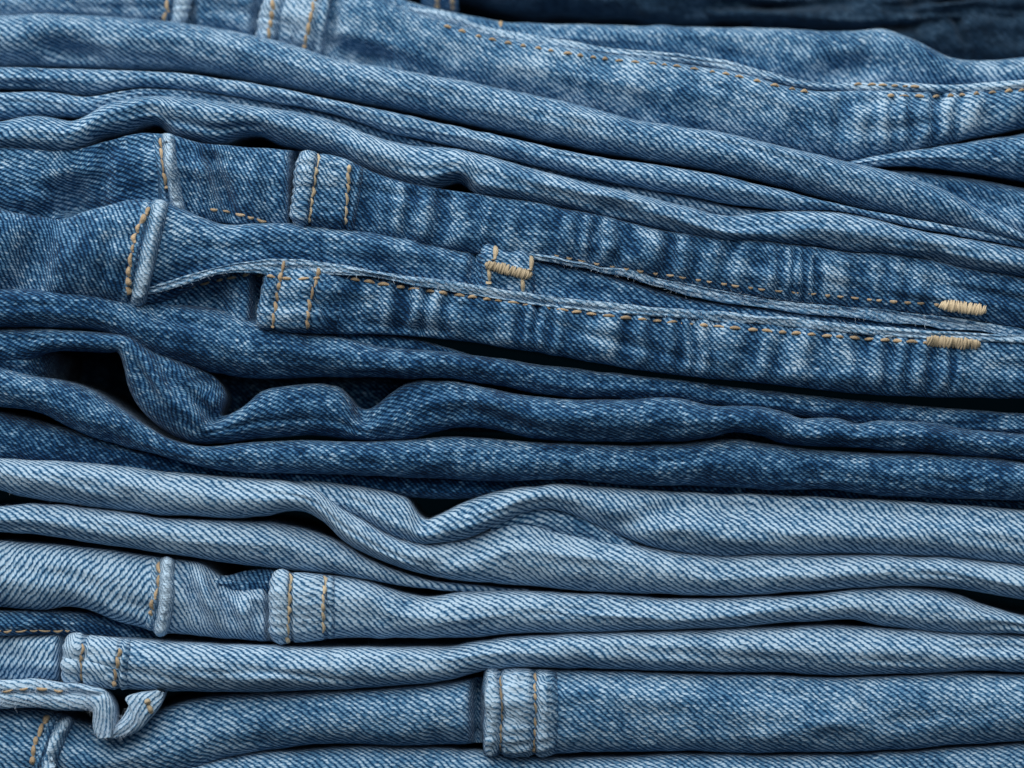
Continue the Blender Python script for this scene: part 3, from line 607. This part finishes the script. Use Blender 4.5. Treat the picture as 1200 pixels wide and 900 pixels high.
G2 = Fold(jG, 'pale', top=[(-170, 736), (0, 742), (80, 744), (150, 749), (200, 753), (320, 758), (400, 759), (500, 759), (533, 757), (550, 753), (583, 749), (617, 746), (667, 743), (733, 741), (800, 739), (900, 735), (967, 734), (1033, 736), (1100, 740), (1200, 743), (1370, 750)],
          bot=[(-170, 800), (0, 800), (40, 800), (80, 801), (133, 807), (200, 811), (267, 812), (400, 809), (467, 804), (517, 799), (550, 792), (567, 788), (600, 784), (667, 784), (733, 786), (800, 788), (900, 789), (967, 792), (1033, 791), (1100, 789), (1133, 787), (1200, 789), (1370, 792)],
          depth=[(-170, 8), (60, 6), (90, -2), (600, -6), (1370, -4)], d=36, e=.95, rot=[(82, -84), (2000, 2)], lump=2.4, wear=.03,
          dents=[(20, 785, 22, 20, 14, 30), (76, 772, 6, 60, 50, 0), (50, 770, 20, 8, -3, 0), (5, 770, 16, 30, 6, 0)])
s = G2.patch('seam', 80, 76, 76, FELL, wear=.06)
bv = [G2.last, G2.bvh]
stitches(s, bv, [(102, 741), (97, 755), (94, 775), (95, 798)], 11, 3, 3.8); stitches(s, bv, [(145, 748), (139, 765), (135, 785), (133, 803)], 11, 3, 3.8)
Gs = Fold(jG, 'mid', top=[(-170, 712), (0, 716), (60, 716), (130, 722), (200, 740)], bot=[(-170, 744), (0, 746), (60, 745), (130, 752), (200, 760)], x0=-170, x1=190, depth=[(-170, 18), (60, 18), (120, 34), (190, 60)], name='inner_layer', wear=-.05)
stitches(G2.o, [G2.bvh, Gs.bvh], [(-10, 740), (30, 739), (60, 739), (80, 739)], 12, 4, 3)

# --- H: blue pair at the bottom
jH = thing('folded_jeans', 'blue jeans with curled hem at lower left and broad stitched seam, lowest in pile', 'jeans', GROUP, py=960)
H1a = Fold(jH, 'wash', top=[(-170, 832), (0, 830), (60, 834), (110, 850), (150, 848), (193, 830), (217, 823), (250, 817), (300, 813), (400, 810), (467, 806), (530, 800), (580, 794), (610, 796)],
           bot=[(-170, 925), (0, 922), (100, 918), (180, 912), (233, 900), (267, 889), (317, 880), (367, 873), (400, 873), (500, 874), (550, 873), (610, 872)], x1=606, depth=[(-170, 6), (60, 4), (150, 4), (300, -4), (540, -4), (606, 2)], d=36, e=.92, rot=3, lump=2.6, wear=-.01,
           dents=[(560, 835, 7, 90, 55, 0), (90, 850, 30, 20, 8, 20)])
H1b = Fold(jH, 'wash', top=[(566, 786), (600, 784), (667, 786), (733, 788), (800, 790), (900, 792), (967, 794), (1033, 793), (1133, 789), (1200, 791), (1370, 794)],
           bot=[(566, 884), (633, 886), (667, 884), (733, 882), (800, 882), (1000, 882), (1067, 878), (1133, 873), (1200, 870), (1370, 864)], x0=572, depth=[(566, -6), (1370, -6)], d=34, e=.9, rot=2, lump=3.4, wear=.0, dents=[(960, 850, 40, 16, 5, 30)])
s = H1b.patch('seam', 566, 566, 90, [(0, -14), (.015, 0), (.05, 9), (.12, 12), (.19, 9), (.235, 1.5), (.29, 8.5), (.42, 10), (.6, 8.5), (.675, 1.0), (.74, 8.5), (.82, 9), (.92, 4), (1, -2)], wear=.14, pucker=.17, label='broad double-stitched seam')
bv = [H1b.last, H1b.bvh]
stitches(s, bv, [(588, 790), (587, 820), (587, 850), (586, 880)], 13, 3, 3.2); stitches(s, bv, [(628, 788), (627, 820), (627, 850), (627, 880)], 13, 3, 3.2)
s = H1a.patch('seam', 60, 32, 30, RIDGE, mat='ridge', wear=-.04, label='pale rolled seam ridge')
stitches(s, [H1a.last, H1a.bvh], [(58, 838), (48, 854), (40, 872), (38, 895)], 13, 4, 4.6)
# felled hem that curls over at its end
H0 = Fold(jH, 'wash', name='curled_hem', st=[(-170, 800, -170, 832), (-80, 799, -80, 831), (0, 798, 0, 830), (40, 796, 40, 830), (80, 800, 80, 832), (105, 804, 100, 832), (124, 810, 108, 834), (134, 826, 108, 848), (135, 848, 110, 858), (133, 862, 114, 864)],
          depth=[(-170, -8), (60, -12), (110, -18), (150, -22)], d=12, e=.7, rot=20, wear=.26, back=46, lump=2.6, edge_noise=3.4, dents=[(40, 812, 160, 3, 6, 1)])
H0b = Fold(jH, 'wash', name='curled_hem', st=[(120, 862, 122, 866), (138, 846, 142, 864), (150, 826, 160, 858), (146, 818, 172, 848), (152, 813, 186, 832), (170, 810, 192, 820), (184, 808, 193, 812)],
           depth=[(110, -6), (145, -16), (170, -16), (195, -4)], d=14, e=.8, rot=50, wear=.3, back=40, lump=2.6, edge_noise=3)
stitches(H0.o, [H0.bvh], [(0, 810), (40, 807), (75, 810)], 11, 10, 3.4)
stitches(H0b.o, [H0b.bvh], [(172, 818), (177, 836)], 9, 1, 5, 'sand'); stitches(H0.o, [H0.bvh, H0b.bvh, H1a.bvh], [(131, 816), (139, 824)], 9, 2, 3.4, 'sand')
fibres(jH, [H0.bvh, H0b.bvh], [(0, 815), (100, 820), (120, 850), (140, 850), (165, 830)], 700, 14, 8)
Fold(jH, 'wash', top=[(-170, 905), (100, 900), (233, 893), (280, 884), (330, 880), (400, 876), (560, 880), (640, 888), (800, 884), (1000, 884), (1067, 880), (1200, 872), (1370, 866)], bot=[(-170, 960), (300, 950), (1370, 950)], depth=[(-170, 4), (600, 2), (1370, 0)], d=34, e=.92, rot=2, wear=.0, lump=2.5, dents=[(277, 895, 4, 30, 8, 0)])
fibres(jF, o_bvh[jF.name], [(0, 575), (300, 600), (560, 660), (900, 690), (1200, 680)], 260, 30, 6)
fibres(jG, o_bvh[jG.name], [(0, 680), (400, 720), (800, 725), (1200, 735)], 260, 40, 6)
